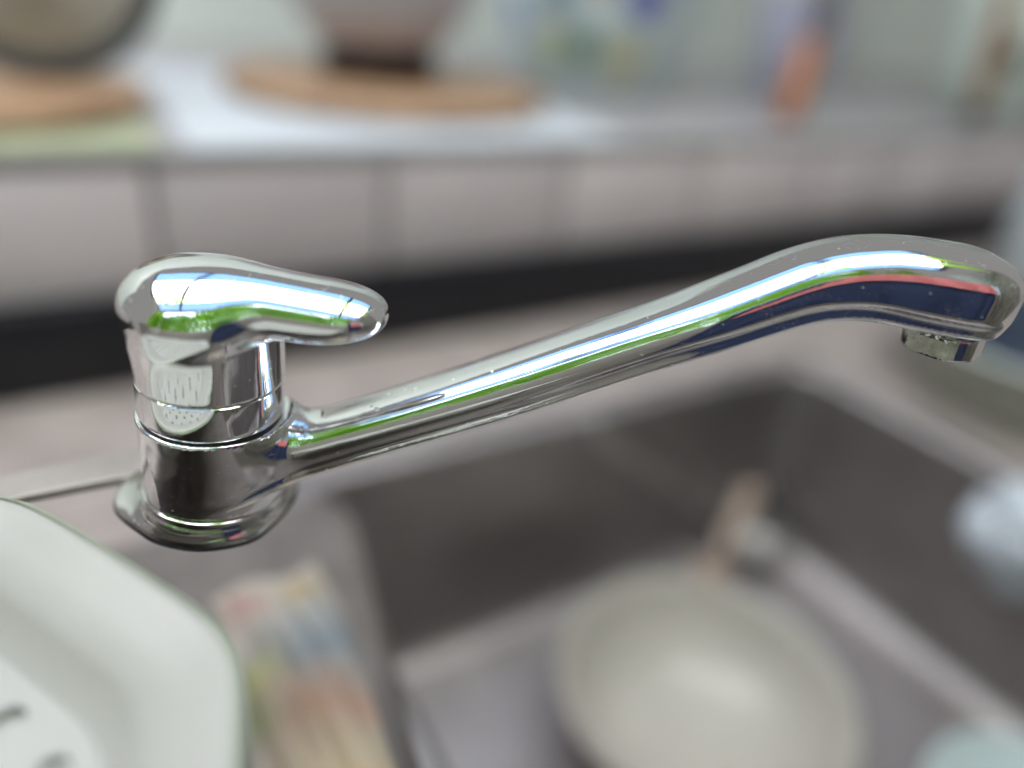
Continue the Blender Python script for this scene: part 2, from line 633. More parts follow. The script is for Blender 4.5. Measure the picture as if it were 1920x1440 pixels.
# --- spout with its swivel collar: one casting
SP = np.array([  # centre line in x', y', z: from image pixels, then pulled toward the camera
    (0.0006, -0.0012, 0.0165),
    (0.0279, 0.0016, 0.0253),
    (0.0532, 0.0031, 0.0361),
    (0.0921, 0.0062, 0.0532),
    (0.1218, 0.0088, 0.0671),
    (0.1505, 0.0112, 0.0805),
    (0.1653, 0.0141, 0.0870),
    (0.1796, 0.0169, 0.0928),
    (0.1895, 0.0183, 0.0952),
    (0.1996, 0.0192, 0.0962),
    (0.2098, 0.0192, 0.0962),
    (0.2198, 0.0189, 0.0957),
    (0.2301, 0.0187, 0.0951),
    (0.2383, 0.0185, 0.0947),
    (0.2490, 0.0183, 0.0941)])
SP_END = 0.2417
cy_f, cz_f = spline(SP[:, 0], SP[:, 1]), spline(SP[:, 0], SP[:, 2])
wa_f = spline([0.0000, 0.0304, 0.0532, 0.0921, 0.1505, 0.1734, 0.1918, 0.2102, 0.2333, 0.2490], [0.01120, 0.01114, 0.01119, 0.01209, 0.01258, 0.01328, 0.01475, 0.01614, 0.01660, 0.01660])
hb_f = spline([0.0000, 0.0304, 0.0532, 0.0921, 0.1505, 0.1734, 0.1918, 0.2102, 0.2333, 0.2490], [0.00980, 0.00955, 0.00903, 0.00941, 0.00953, 0.01033, 0.01199, 0.01346, 0.01383, 0.01365])


def spout_field(P):
    px, py, pz = P @ ex, P @ ey, P[:, 2]
    s = px
    for _ in range(2):
        e = 1e-4
        ty, tz = (cy_f(s + e) - cy_f(s - e)) / (2 * e), (cz_f(s + e) - cz_f(s - e)) / (2 * e)
        n2 = 1 + ty * ty + tz * tz
        s = s + ((px - s) + (py - cy_f(s)) * ty + (pz - cz_f(s)) * tz) / n2
    s = np.clip(s, -0.02, 0.29)
    e = 1e-4
    ty, tz = (cy_f(s + e) - cy_f(s - e)) / (2 * e), (cz_f(s + e) - cz_f(s - e)) / (2 * e)
    hl = np.sqrt(1 + ty * ty); fl = np.sqrt(1 + ty * ty + tz * tz)
    dx, dy, dz = px - s, py - cy_f(s), pz - cz_f(s)
    u = (-dx * ty + dy) / hl                                  # sideways, level
    v = (-(dx + dy * ty) * tz / hl + dz * hl) / fl            # across, upwards
    a, b = wa_f(s), hb_f(s)
    # the rounded end
    q = np.clip((s - (SP_END - 0.020)) / 0.020, 0, 3)
    edge = v + b * (0.62 + 0.10 * np.clip((s - .17) / .04, 0, 1))
    a = a + 0.00055 * np.exp(-((edge - 0.0016) / 0.0011) ** 2) - 0.00035 * np.exp(-((edge - 0.0046) / 0.0014) ** 2)
    k = (np.abs(u / a) ** 2.8 + np.abs(v / b) ** 2.8) ** (1 / 2.8)
    k = np.where(q > 0, (k ** 2.7 + q ** 2.7) ** (1 / 2.7), k)
    F = (k - 1) * np.minimum(a, b)
    F = np.maximum(F, -0.002 - px)
    # flat underside with a fairly crisp lower edge
    flat = 0.62 + 0.10 * np.clip((s - .17) / .04, 0, 1)
    F = smax(F, -(v + b * flat), 0.0011)
    return F


def collar_field(P):
    a, b, c = body_coords(P)
    r = np.sqrt(a * a + b * b)
    F = r - (0.0223 + 0.0003 * np.clip((c - .02) / .02, 0, 1))
    return F, c, r


def spout_total(P):
    Fs = spout_field(P)
    Fc, c, r = collar_field(P)
    F = smin(Fs, Fc, 0.013)
    F = smax(F, c - 0.0382 - 1.4 * np.maximum(0, r - 0.0234), 0.0007)
    F = smax(F, 0.0108 - c, 0.0010)
    return F


sp_frame_x = (EX * 0.90 + EY * 0.19 + Vector((0, 0, 1)) * 0.355).normalized()
sp_frame_z = (Vector((0, 0, 1)) - sp_frame_x * sp_frame_x.z).normalized()
sp_frame_y = sp_frame_z.cross(sp_frame_x)
V, Fq, Nn = surface_nets(spout_total, (-0.032, -0.046, -0.052), (0.294, 0.032, 0.034), 0.0008,
                         ((0, 0, 0.016), (tuple(sp_frame_x), tuple(sp_frame_y), tuple(sp_frame_z))))
spout_V, spout_N = V, Nn
spout = mesh_obj('spout', V, [tuple(f) for f in Fq.tolist()], M['chrome'], tap, True, Nn)


spot = None
for k, (s_, side, hgt) in enumerate([(.0510, -.004, 1), (.0555, .001, 1), (.0585, -.002, 1), (.0610, .0015, 1), (.0640, -.001, 1), (.0530, -.0065, 1), (.0760, -.003, 1), (.0880, -.0055, 1)]):
    tgt = ex * s_ + ey * (float(cy_f(s_)) + side) + np.array([0, 0, float(cz_f(s_)) + .012])
    i_ = int(np.argmin(((V - tgt) ** 2).sum(1)))
    rad = (.00055, .0004, .0007, .0004, .0008, .0009, .0004, .0005)[k]
    bm = bmesh.new()
    bmesh.ops.create_uvsphere(bm, u_segments=12, v_segments=8, radius=1)
    for v in bm.verts:
        v.co = Vector((v.co.x * rad * 1.5, v.co.y * rad, v.co.z * .00012))
    o = bm_obj('water_mark', bm, M['scale'], tap, True)
    o.rotation_euler = Vector(Nn[i_]).to_track_quat('Z', 'Y').to_euler()
    o.location = Vector(V[i_])

# --- lever handle: skirt, dome and lever in one casting
LV = np.array([(-0.0145, 0.0766), (0.0, 0.0772), (0.0160, 0.0776), (0.0352, 0.0767), (0.0498, 0.0770), (0.0640, 0.0776)])
LV_END = 0.0578
lz_f = spline(LV[:, 0], LV[:, 1])
la_f = spline([-.02, 0, .016, .035, .05, .062], [.0165, .0165, .0150, .0140, .0142, .0142])
lb_f = spline([-.02, 0, .016, .035, .05, .062], [.0098, .0100, .0096, .0092, .0082, .0074])


def lever_field(P):
    Q = P - ax0
    a, b, z = Q @ ex, Q @ ey, P[:, 2]
    b = b + 0.05 * a                                 # turned a little towards the viewer
    s = np.clip(a, -0.04, 0.08)
    q = np.clip((s - (LV_END - 0.020)) / 0.020, 0, 3)
    q0 = np.clip((-0.004 - s) / 0.0160, 0, 3)
    wa, wb = la_f(s), lb_f(s)
    v = z - lz_f(s)
    k = np.sqrt((b / wa) ** 2 + (v / wb) ** 2)
    k = np.where(q > 0, (k ** 2.4 + q ** 2.4) ** (1 / 2.4), k)
    k = np.where(q0 > 0, np.sqrt(k ** 2 + q0 ** 2), k)
    F1 = (k - 1) * np.minimum(wa, wb)
    # dome over the cartridge
    a2, b2, c2 = body_coords(P)
    h2 = c2 - 0.0722 - 0.06 * a2
    F2 = (np.sqrt((a2 / .0234) ** 2 + (b2 / .0238) ** 2 + (h2 / np.where(h2 > 0, .0146, np.clip(.021 - .70 * a2, .007, .036))) ** 2) - 1) * 0.0160
    F = smin(F1, F2, 0.004)
    r = np.sqrt(a2 * a2 + b2 * b2)
    F3 = np.maximum(r - 0.0219, c2 - 0.074)
    F = smin(F, F3, 0.0010)
    F = smax(F, 0.0512 - c2, 0.0008)
    return F


V, Fq, Nn = surface_nets(lever_field, (-0.030, -0.028, 0.049), (0.066, 0.028, 0.096), 0.0007,
                         (tuple(AX0), (tuple(EX), tuple(EY), (0, 0, 1))))
lever = mesh_obj('lever_handle', V, [tuple(f) for f in Fq.tolist()], M['chrome'], tap, True, Nn)


speck_me = None
rs = random.Random(21)
cand = [(spout_V, spout_N)] * 3 + [(V, Nn)] * 2
cam_np = np.array(CAM)
for k in range(90):
    VV, NN = cand[k % 5]
    while True:
        i_ = rs.randrange(len(VV))
        if np.dot(NN[i_], cam_np - VV[i_]) > 0.05:
            break
    if speck_me is None:
        bm = bmesh.new()
        bmesh.ops.create_uvsphere(bm, u_segments=10, v_segments=6, radius=1)
        o = bm_obj('water_mark', bm, M['scale'], tap, True)
        speck_me = o.data
    else:
        o = bpy.data.objects.new('water_mark', speck_me)
        COL.objects.link(o)
        o.parent = tap
    rad = rs.uniform(.00010, .00026)
    o.scale = (rad * rs.uniform(1, 2.2), rad, .00005)
    o.rotation_euler = Vector(NN[i_]).to_track_quat('Z', 'Y').to_euler()
    o.location = Vector(VV[i_])


def body_lathe(name, prof, mat, parent, seg=128, angle=35):
    o = lathe(name, prof, mat, parent, seg, angle=angle)
    mm = Matrix((Vector(sx), Vector(ey), Vector(axv))).transposed()
    for v in o.data.vertices:
        v.co = mm @ v.co + AX0
    return o


# valve body between collar and lever, with the dark joint below it
body_lathe('valve_body', [(0.0, 0.0390), (0.0208, 0.0390), (0.0214, 0.0392), (0.0217, 0.0397), (0.0218, 0.0410), (0.0218, 0.0500),
                          (0.0217, 0.0506), (0.0213, 0.0509), (0.0, 0.0509)], M['chrome'], tap)
body_lathe('joint_ring', [(0.0, 0.0376), (0.0212, 0.0376), (0.0212, 0.0395), (0.0, 0.0395)], M['rubber'], tap)
body_lathe('lever_joint', [(0.0, 0.0503), (0.0211, 0.0503), (0.0211, 0.0519), (0.0, 0.0519)], M['rubber'], tap)

# threaded neck under the collar
prof = [(0.0, 0.0005), (0.0226, 0.0005), (0.0229, 0.0062)]
for z, r in ((0.0066, .0230), (0.0072, .0224), (0.0082, .0224), (0.0086, .0228), (0.0096, .0228), (0.0100, .0221), (0.0106, .0221), (0.0112, .0216)):
    prof.append((r, z))
prof.append((0.0, 0.0112))
body_lathe('neck', prof, M['chrome_worn'], tap, angle=25)

# base plate with its two lobes
tab = [(-15, .0232), (0, .0236), (26, .0262), (60, .0300), (90, .0325), (120, .0330), (150, .0328), (165, .0332), (180, .0340), (195, .0325),
       (210, .0285), (225, .0258), (258, .0242), (298, .0243), (318, .0250), (331, .0238), (345, .0232)]
th = np.array([t[0] for t in tab] + [360.0]); rr = np.array([t[1] for t in tab] + [.0236])
seg = 180
ang = np.linspace(0, 360, seg, endpoint=False)
rout = np.interp(ang, th, rr)
ker = np.ones(7) / 7
rout = np.convolve(np.concatenate([rout[-3:], rout, rout[:3]]), ker, 'valid')
prof_t = [(1.0, -0.0004), (1.0, 0.0012), (0.985, 0.0021), (0.95, 0.0026), (0.8, 0.0029), (0.6, 0.0034), (0.4, 0.0042), (0.22, 0.0052), (0.08, 0.0062), (0.0, 0.0066)]
verts, faces = [], []
for t, z in prof_t:
    for k in range(seg):
        a = R(ang[k])
        r_ = 0.0227 + (rout[k] - 0.0227) * t
        p = AX0 + EX * (r_ * math.cos(a)) + EY * (r_ * math.sin(a))
        verts.append((p.x, p.y, z + 0.0006))
for i in range(len(prof_t) - 1):
    for k in range(seg):
        k2 = (k + 1) % seg
        faces.append((i * seg + k, i * seg + k2, (i + 1) * seg + k2, (i + 1) * seg + k))
faces.append(tuple(range(seg - 1, -1, -1)))
mesh_obj('base_plate', verts, faces, M['chrome_worn'], tap)

mesh_obj('gasket', [(Vector(v[:2]) * 1.012).to_3d() + Vector((0, 0, 0.0001 + (0.0007 if i_ >= seg else 0))) for i_, v in enumerate(verts[:seg] * 2)],
         [(k, (k + 1) % seg, seg + (k + 1) % seg, seg + k) for k in range(seg)] + [tuple(range(seg, 2 * seg))], M['rubber'], tap)

# aerator under the spout head: wrench flats, a pale face for the mirrored dish
AER = EX * 0.2264 + EY * 0.0183 + Vector((0, 0, 0.0921))
aer_ax = (Vector((0, 0, -1)) + EX * 0.06).normalized()
aer_x = (EX - aer_ax * EX.dot(aer_ax)).normalized()
aer_y = aer_ax.cross(aer_x)


def aer_point(r, a, h):
    return AER + aer_x * (r * math.cos(a)) + aer_y * (r * math.sin(a)) + aer_ax * h


def aer_r(a, r0, fl):
    # two wrench flats
    r = r0
    for c in (R(135), R(315), R(45)):
        dlt = (a - c + math.pi) % (2 * math.pi) - math.pi
        if abs(dlt) < R(60):
            r = min(r, fl / max(0.3, math.cos(dlt)))
    return r


rows = [(0.0107, 0.0), (0.0107, 0.0078), (0.0113, 0.0081), (0.0116, 0.0089), (0.0116, 0.0140), (0.0112, 0.0147), (0.0098, 0.0149), (0.0091, 0.0132)]
seg = 120
verts, faces = [], []
for r0, h in rows:
    for k in range(seg):
        a = 2 * math.pi * k / seg
        verts.append(aer_point(aer_r(a, r0, 0.0107) if r0 > .0110 else r0, a, h))
for i in range(len(rows) - 1):
    for k in range(seg):
        k2 = (k + 1) % seg
        faces.append((i * seg + k, i * seg + k2, (i + 1) * seg + k2, (i + 1) * seg + k))
faces.append(tuple(range((len(rows) - 1) * seg, len(rows) * seg)))
aer = mesh_obj('aerator', verts, faces, M['chrome_worn'], tap)
aer.data.set_sharp_from_angle(angle=R(25))
# pale patch on the near flat, the white dish's reflection put into colour
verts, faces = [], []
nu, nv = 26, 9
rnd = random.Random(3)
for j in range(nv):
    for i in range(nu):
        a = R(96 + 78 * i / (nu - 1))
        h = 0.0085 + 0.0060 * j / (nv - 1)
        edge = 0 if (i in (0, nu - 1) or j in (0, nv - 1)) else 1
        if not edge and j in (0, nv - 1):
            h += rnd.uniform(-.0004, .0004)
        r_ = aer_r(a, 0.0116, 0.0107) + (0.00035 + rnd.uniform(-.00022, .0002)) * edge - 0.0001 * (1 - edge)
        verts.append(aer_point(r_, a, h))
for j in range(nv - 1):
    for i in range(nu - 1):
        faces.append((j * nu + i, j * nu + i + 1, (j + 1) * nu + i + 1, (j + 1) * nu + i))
aer_glint = mesh_obj('limescale_and_glint', verts, faces, M['scale'], aer, smooth=True)
aer_glint['label'] = 'pale patch on the spout outlet, painted for the mirrored white dish'

# ================================================================== THINGS ROUND THE TAP
# white perforated dish beside the tap
DC = (-0.134, -0.098, 0.0)
dish = tag(empty('draining_dish'), 'white perforated plastic dish with rounded corners standing left of the tap', 'dish')
lathe('rim', [(0.0865, 0.0062), (0.090, 0.0085), (0.0935, 0.0135), (0.0965, 0.0165), (0.104, 0.0185), (0.111, 0.0215), (0.1135, 0.0222), (0.1150, 0.0212),
              (0.1150, 0.0196), (0.1130, 0.0196), (0.104, 0.0162), (0.0975, 0.0145), (0.0945, 0.0110), (0.0925, 0.0068), (0.0885, 0.0042), (0.0865, 0.0040)],
      M['white_plastic'], dish, 120, DC, 50)
lathe('edge_band', [(0.1145, 0.0222), (0.1160, 0.0214), (0.1162, 0.0196), (0.1150, 0.0188)], M['green_plastic'], dish, 120, DC, 60)


def perforated_ring(bm, r0, r1, n, hole, z):
    rm = (r0 + r1) / 2
    for k in range(n):
        a0, a1 = 2 * math.pi * k / n, 2 * math.pi * (k + 1) / n
        am = (a0 + a1) / 2
        per = []
        m4 = 4
        for s_ in range(m4): per.append((r0, a0 + (a1 - a0) * s_ / m4))
        for s_ in range(m4): per.append((r0 + (r1 - r0) * s_ / m4, a1))
        for s_ in range(m4): per.append((r1, a1 + (a0 - a1) * s_ / m4))
        for s_ in range(m4): per.append((r1 + (r0 - r1) * s_ / m4, a0))
        ov = [bm.verts.new((DC[0] + r * math.cos(a), DC[1] + r * math.sin(a), z)) for r, a in per]
        iv, iv2 = [], []
        for r, a in per:
            dx, dy = r * math.cos(a - am) - rm, r * math.sin(a - am)
            t = math.atan2(dy, dx)
            hx, hy = rm + hole * math.cos(t), hole * math.sin(t)
            c, s_ = math.cos(am), math.sin(am)
            for lst, zz_ in ((iv, z), (iv2, z - 0.0022)):
                lst.append(bm.verts.new((DC[0] + hx * c - hy * s_, DC[1] + hx * s_ + hy * c, zz_)))
        for i in range(16):
            j = (i + 1) % 16
            bm.faces.new((ov[i], ov[j], iv[j], iv[i]))
            bm.faces.new((iv[i], iv[j], iv2[j], iv2[i]))


bm = bmesh.new()
perforated_ring(bm, 0.070, 0.0865, 26, 0.0032, 0.0060)
perforated_ring(bm, 0.053, 0.070, 20, 0.0032, 0.0060)
perforated_ring(bm, 0.036, 0.053, 14, 0.0032, 0.0060)
perforated_ring(bm, 0.018, 0.036, 8, 0.0032, 0.0060)
c0 = [bm.verts.new((DC[0] + .018 * math.cos(2 * math.pi * k / 32), DC[1] + .018 * math.sin(2 * math.pi * k / 32), .0060)) for k in range(32)]
bm.faces.new(c0)
bmesh.ops.remove_doubles(bm, verts=bm.verts, dist=1e-5)
bm_obj('perforated_floor', bm, M['white_plastic'], dish, True, 40)
lathe('hole_backing', [(0.0, 0.0030), (0.0835, 0.0030), (0.0835, 0.0022), (0.0, 0.0022)], simple('grey_plastic', (0.50, 0.50, 0.47), 0.5), dish, 96, DC)  # added disc that lightens what shows through the holes
lathe('foot_ring', [(0.080, 0.0004), (0.083, 0.0004), (0.086, 0.0045), (0.083, 0.0045)], M['white_plastic'], dish, 96, DC)

for ch in dish.children:
    for v in ch.data.vertices:
        dx, dy = v.co.x - DC[0], v.co.y - DC[1]
        t = math.atan2(dy, dx)
        g = sum(max(0.0, math.cos(t - R(29 + 45 * k))) ** 22 for k in range(8)) ** (-1 / 22)
        v.co.x, v.co.y = DC[0] + dx * g, DC[1] + dy * g
dish.location = (0, 0, 0.0018)
mat_lp = rounded_loop([(-0.52, -0.385), (-0.069, -0.385), (-0.069, -0.008), (-0.52, -0.008)], [0.02, 0.02, 0.012, 0.02], 8)  # added pale sheet for the tap body to mirror
pale_reflector_mat = tag(loop_stack('pale_reflector_mat', [(mat_lp, 0.0003), (mat_lp, 0.0012), (off_loop(mat_lp, 0.0008), 0.0019)], simple('milky_mat', (0.58, 0.59, 0.57), 0.5, 0, 0.04, 20), None, close_top=True, close_bottom=True),
                   'added pale sheet beneath the perforated dish, mirrored by the tap body', 'mat')

# printed packet drawn at deck level in front of the tap
pk_mat = patches_material('printed_packet', (0.40, 0.36, 0.31), [
    ((-0.006, -0.057, 0.004), 0.0060, (0.36, 0.22, 0.20)),
    ((0.010, -0.079, 0.006), 0.0130, (0.17, 0.20, 0.22)),
    ((0.011, -0.058, 0.005), 0.0050, (0.34, 0.26, 0.15)),
    ((-0.0070, -0.0830, 0.006), 0.0065, (0.38, 0.37, 0.16)),
    ((-0.011, -0.094, 0.006), 0.0055, (0.26, 0.33, 0.16)),
    ((0.003, -0.0975, 0.006), 0.0105, (0.46, 0.28, 0.19)),
    ((0.014, -0.100, 0.006), 0.0070, (0.50, 0.30, 0.22)),
    ((0.002, -0.118, 0.006), 0.0130, (0.60, 0.47, 0.31)),
], 0.5, 0.75)
verts, faces = [], []
nu, nv = 22, 46
rnd = random.Random(5)
ph = [rnd.uniform(0, 6.28) for _ in range(12)]
for side in (1, 0):
    for j in range(nv):
        for i in range(nu):
            u, v = i / (nu - 1), j / (nv - 1)
            e = min(u, 1 - u, v * 2.2, (1 - v) * 2.2)
            hgt = 0.0075 * (1 - (1 - min(1, e / 0.32)) ** 2)
            hgt *= 0.5 + 0.18 * math.sin(9 * u + 5 * v + ph[0]) * math.sin(11 * v + ph[1]) + 0.14 * math.sin(23 * u - 17 * v + ph[2])
            x = -0.0120 + 0.031 * u + 0.0015 * math.sin(7 * v + ph[3]) - 0.006 * v
            y = -0.046 - 0.110 * v + 0.0015 * math.sin(9 * u + ph[4])
            verts.append((x, y, 0.0012 + hgt * (1 if side else 0.05)))
for side in (0, 1):
    o_ = side * nu * nv
    for j in range(nv - 1):
        for i in range(nu - 1):
            q = (o_ + j * nu + i, o_ + j * nu + i + 1, o_ + (j + 1) * nu + i + 1, o_ + (j + 1) * nu + i)
            faces.append(q if side == 1 else q[::-1])
packet = tag(mesh_obj('food_packet', verts, faces, pk_mat), 'crumpled printed food packet lying in front of the tap base', 'packet')

packet.scale = (1.753, 1.753, 1.753)  # scaled about the camera, down onto the lower shelf
packet.location = (0.0238, 0.1649, -0.1210)

# big cream bowl in the basin
BC = (0.243, -0.038, FLOOR + 0.0012)
bowl = tag(empty('mixing_bowl'), 'large cream bowl lying in the dark sink basin', 'bowl')
lathe('shell', [(0.0, 0.006), (0.036, 0.0065), (0.054, 0.014), (0.070, 0.030), (0.078, 0.048), (0.0805, 0.056), (0.0835, 0.058), (0.0860, 0.056), (0.0855, 0.052),
                (0.082, 0.046), (0.074, 0.027), (0.058, 0.009), (0.042, 0.002), (0.0, 0.0015)], M['ceramic'], bowl, 96, BC, 60)
lathe('foot', [(0.040, -0.0008), (0.044, -0.0008), (0.045, 0.003), (0.040, 0.003)], M['ceramic'], bowl, 64, BC)

spoon = tag(empty('wooden_spoon'), 'short wooden spoon handle sticking out of the cream bowl', 'spoon')
tube('handle', [(0.318, 0.030, -0.176), (0.335, 0.040, -0.169), (0.360, 0.053, -0.160), (0.381, 0.064, -0.152), (0.384, 0.0655, -0.151)],
     [0.005, 0.0055, 0.007, 0.0085, 0.004], wood_material('spoon_wood', (0.26, 0.19, 0.15), (0.38, 0.28, 0.22)), spoon, 18, 0.55, (0, 0, 1))
lathe('head', [(0.0, -.003), (0.010, -.002), (0.013, 0.002), (0.014, 0.004), (0.011, 0.003), (0.0, 0.0)], bpy.data.materials['spoon_wood'], spoon, 32, (0.310, 0.026, -0.181))

lad = tag(empty('pale_band_ladle'), 'made-up steel ladle for the pale diagonal band on the basin wall', 'ladle')
tube('handle', [(0.238, 0.094, -0.078), (0.262, 0.0945, -0.100), (0.330, 0.0945, -0.152), (0.392, 0.090, -0.206), (0.405, 0.086, -0.219)], [0.005, 0.0065, 0.0065, 0.006, 0.005],  # made-up ladle, drawn for a pale diagonal band on the back wall
     M['steel'], lad, 18, 0.35, (0, 1, 0))
lathe('cup', [(0.0, -0.010), (0.012, -0.008), (0.021, 0.0), (0.024, 0.009), (0.0225, 0.009), (0.019, 0.001), (0.0, -0.008)], M['steel'], lad, 40, (0.412, 0.066, -0.222))

cyan = tag(empty('small_bowl'), 'small pale cyan bowl at the near right of the basin', 'bowl')
CC = (0.345, -0.190, FLOOR + 0.0012)
cm = simple('pale_cyan_plastic', (0.55, 0.63, 0.63), 0.35, 0, 0.05)
lathe('shell', [(0.0, 0.004), (0.030, 0.0045), (0.050, 0.020), (0.060, 0.044), (0.0625, 0.046), (0.0635, 0.043), (0.054, 0.017), (0.034, 0.0005), (0.0, 0.0005)], cm, cyan, 72, CC, 60)
lathe('rim', [(0.0600, 0.0445), (0.0615, 0.0478), (0.0640, 0.0470), (0.0642, 0.0440)], cm, cyan, 72, CC, 60)


def crumple(name, center, size, mat, seed, amp=0.28):
    bm = bmesh.new()
    bmesh.ops.create_icosphere(bm, subdivisions=5, radius=1)
    rnd = random.Random(seed)
    from mathutils import noise
    off = Vector((rnd.uniform(0, 50), rnd.uniform(0, 50), rnd.uniform(0, 50)))
    for v in bm.verts:
        n = v.co.normalized()
        d_ = 1 + amp * noise.noise(n * 1.7 + off) + amp * 0.5 * noise.noise(n * 3.1 + off)
        p = n * d_
        v.co = Vector((center[0] + p.x * size[0], center[1] + p.y * size[1], center[2] + p.z * size[2]))
    return bm_obj(name, bm, mat, None, True, 60)


bag = tag(crumple('plastic_bag', (0.450, -0.086, -0.108), (0.026, 0.036, 0.034), simple('milky_bag', (0.60, 0.64, 0.70), 0.35, 0, 0.05), 4),
          'crumpled bluish white plastic bag hanging over the right basin rim', 'plastic bag')

# wash tub and jug on the counter to the right
tub = tag(empty('wash_tub'), 'pale wash tub with dark blue inside under the spout end', 'tub')
TC = (0.600, 0.000, COUNTER)
lathe('shell', [(0.0, 0.0005), (0.085, 0.0005), (0.090, 0.004), (0.108, 0.048), (0.114, 0.050), (0.116, 0.053), (0.112, 0.0555), (0.106, 0.053)], simple('pale_tub_plastic', (0.50, 0.53, 0.47), 0.4), tub, 90, TC, 60)
lathe('lining', [(0.1065, 0.0528), (0.103, 0.048), (0.088, 0.008), (0.0, 0.006)], simple('dark_blue_enamel', (0.035, 0.05, 0.085), 0.3), tub, 90, TC, 60)
jug = tag(empty('water_jug'), 'tall pale blue white jug at the right end of the counter', 'jug')
JC = (0.900, 0.135, COUNTER)
jm = simple('pale_blue_plastic', (0.55, 0.60, 0.62), 0.35, 0, 0.04)
lathe('body', [(0.0, 0.0005), (0.050, 0.0005), (0.055, 0.005), (0.060, 0.06), (0.056, 0.13), (0.046, 0.160), (0.044, 0.175), (0.041, 0.175), (0.041, 0.16), (0.0, 0.12)], jm, jug, 60, JC, 50)
tube('handle', [(JC[0] - .042, JC[1] - .03, COUNTER + .155), (JC[0] - .062, JC[1] - .045, COUNTER + .150), (JC[0] - .076, JC[1] - .055, COUNTER + .11), (JC[0] - .066, JC[1] - .048, COUNTER + .06), (JC[0] - .045, JC[1] - .033, COUNTER + .045)],
     [0.007] * 5, jm, jug, 14)

# ------------------------------------------------------------------ things on the sill
def mat_sheet(name, pts, z, mat, label, cat):
    lp = rounded_loop(pts, [0.01] * len(pts), 4)
    o = loop_stack(name, [(lp, LEDGE + 0.0003), (lp, LEDGE + z)], mat, None, close_top=True, close_bottom=True)
    return tag(o, label, cat)


mat_sheet('paper_napkin', [(0.045, 0.2665), (0.385, 0.2665), (0.43, 0.62), (0.06, 0.62)], 0.0012, simple('white_paper', (0.56, 0.585, 0.62), 0.7, 0, 0.02), 'white paper sheet spread on the sill under the large board', 'paper')
mat_sheet('table_mat', [(-0.30, 0.2665), (0.030, 0.2665), (0.035, 0.56), (-0.30, 0.56)], 0.0018, simple('olive_mat', (0.36, 0.38, 0.25), 0.8, 0, 0.1), 'olive green mat on the sill under the left board', 'mat')
b1 = tag(lathe('wooden_board', [(0.0, 0.0004), (0.098, 0.0004), (0.102, 0.003), (0.102, 0.011), (0.099, 0.014), (0.0, 0.014)], M['wood'], None, 96, (-0.060, 0.405, LEDGE + 0.002), 40),
         'round wooden board under the dark rimmed lid', 'board')
lid = tag(empty('pot_lid'), 'round pot lid with thick dark rim standing upright on the board', 'lid')
LC = Vector((-0.014, 0.432, LEDGE + 0.0165 + 0.0805))
view = Vector((LC.x - CAM.x, LC.y - CAM.y, 0)).normalized()      # the lid faces the sink
lidn = Vector((-0.05, -0.99, 0.10)).normalized()
lu = Vector((1, 0, 0)); lu = (lu - lidn * lu.dot(lidn)).normalized(); lw = lidn.cross(lu)


def disc_lathe(name, prof, mat, parent, seg=90):
    o = lathe(name, prof, mat, parent, seg, angle=50)
    mm = Matrix((lu, lw, lidn)).transposed()
    for v in o.data.vertices:
        v.co = mm @ v.co + LC
    return o


disc_lathe('rim', [(0.066, 0.004), (0.069, 0.009), (0.075, 0.010), (0.080, 0.006), (0.0805, 0.0), (0.076, -0.006), (0.068, -0.005), (0.066, 0.004)],
           simple('dark_grey_rim', (0.045, 0.048, 0.05), 0.4), lid)
disc_lathe('face', [(0.0, 0.014), (0.02, 0.0135), (0.045, 0.010), (0.06, 0.006), (0.0675, 0.002), (0.0675, -0.003), (0.0, -0.003)], simple('fogged_glass', (0.44, 0.40, 0.35), 0.22, 0, 0.12, 14), lid)
disc_lathe('knob', [(0.0, 0.042), (0.014, 0.040), (0.017, 0.033), (0.010, 0.026), (0.008, 0.015), (0.0, 0.015)], M['rubber'], lid, 40)

b2 = tag(lathe('wooden_board', [(0.0, 0.0004), (0.138, 0.0004), (0.143, 0.004), (0.143, 0.012), (0.139, 0.016), (0.0, 0.016)], M['wood'], None, 110, (0.252, 0.462, LEDGE + 0.0014), 40),
         'large round wooden board under the grey pot', 'board')
pot = tag(empty('coffee_pot'), 'grey flared pot with dark maroon base on the wooden board', 'pot')
PC = (0.246, 0.470, LEDGE + 0.0178)
lathe('base', [(0.0, 0.0), (0.050, 0.0), (0.053, 0.003), (0.052, 0.018), (0.047, 0.026), (0.0, 0.026)], simple('maroon_bakelite', (0.035, 0.012, 0.012), 0.35), pot, 72, PC, 40)
lathe('body', [(0.045, 0.0262), (0.056, 0.030), (0.076, 0.055), (0.088, 0.095), (0.090, 0.14), (0.086, 0.19), (0.083, 0.19), (0.086, 0.14), (0.0, 0.06)],
      simple('grey_enamel', (0.52, 0.50, 0.55), 0.3, 0.0, 0.08, 12), pot, 90, PC, 50)
tube('spout', [(PC[0] - .080, PC[1] - .012, PC[2] + .075), (PC[0] - .100, PC[1] - .016, PC[2] + .100), (PC[0] - .112, PC[1] - .018, PC[2] + .135), (PC[0] - .124, PC[1] - .02, PC[2] + .165)],
     [0.017, 0.014, 0.011, 0.009], simple('pale_blue_enamel', (0.55, 0.60, 0.66), 0.3), pot, 20)

UC = (0.555, 0.560, LEDGE + 0.0004)
tn, tr_ = Vector((-0.615, -0.788, 0)), Vector((0.788, -0.615, 0))


def on_tub(side, z, rad=0.108):
    return tuple(tr_ * side + tn * math.sqrt(max(0.0004, rad * rad - side * side)) + Vector((0, 0, z)))


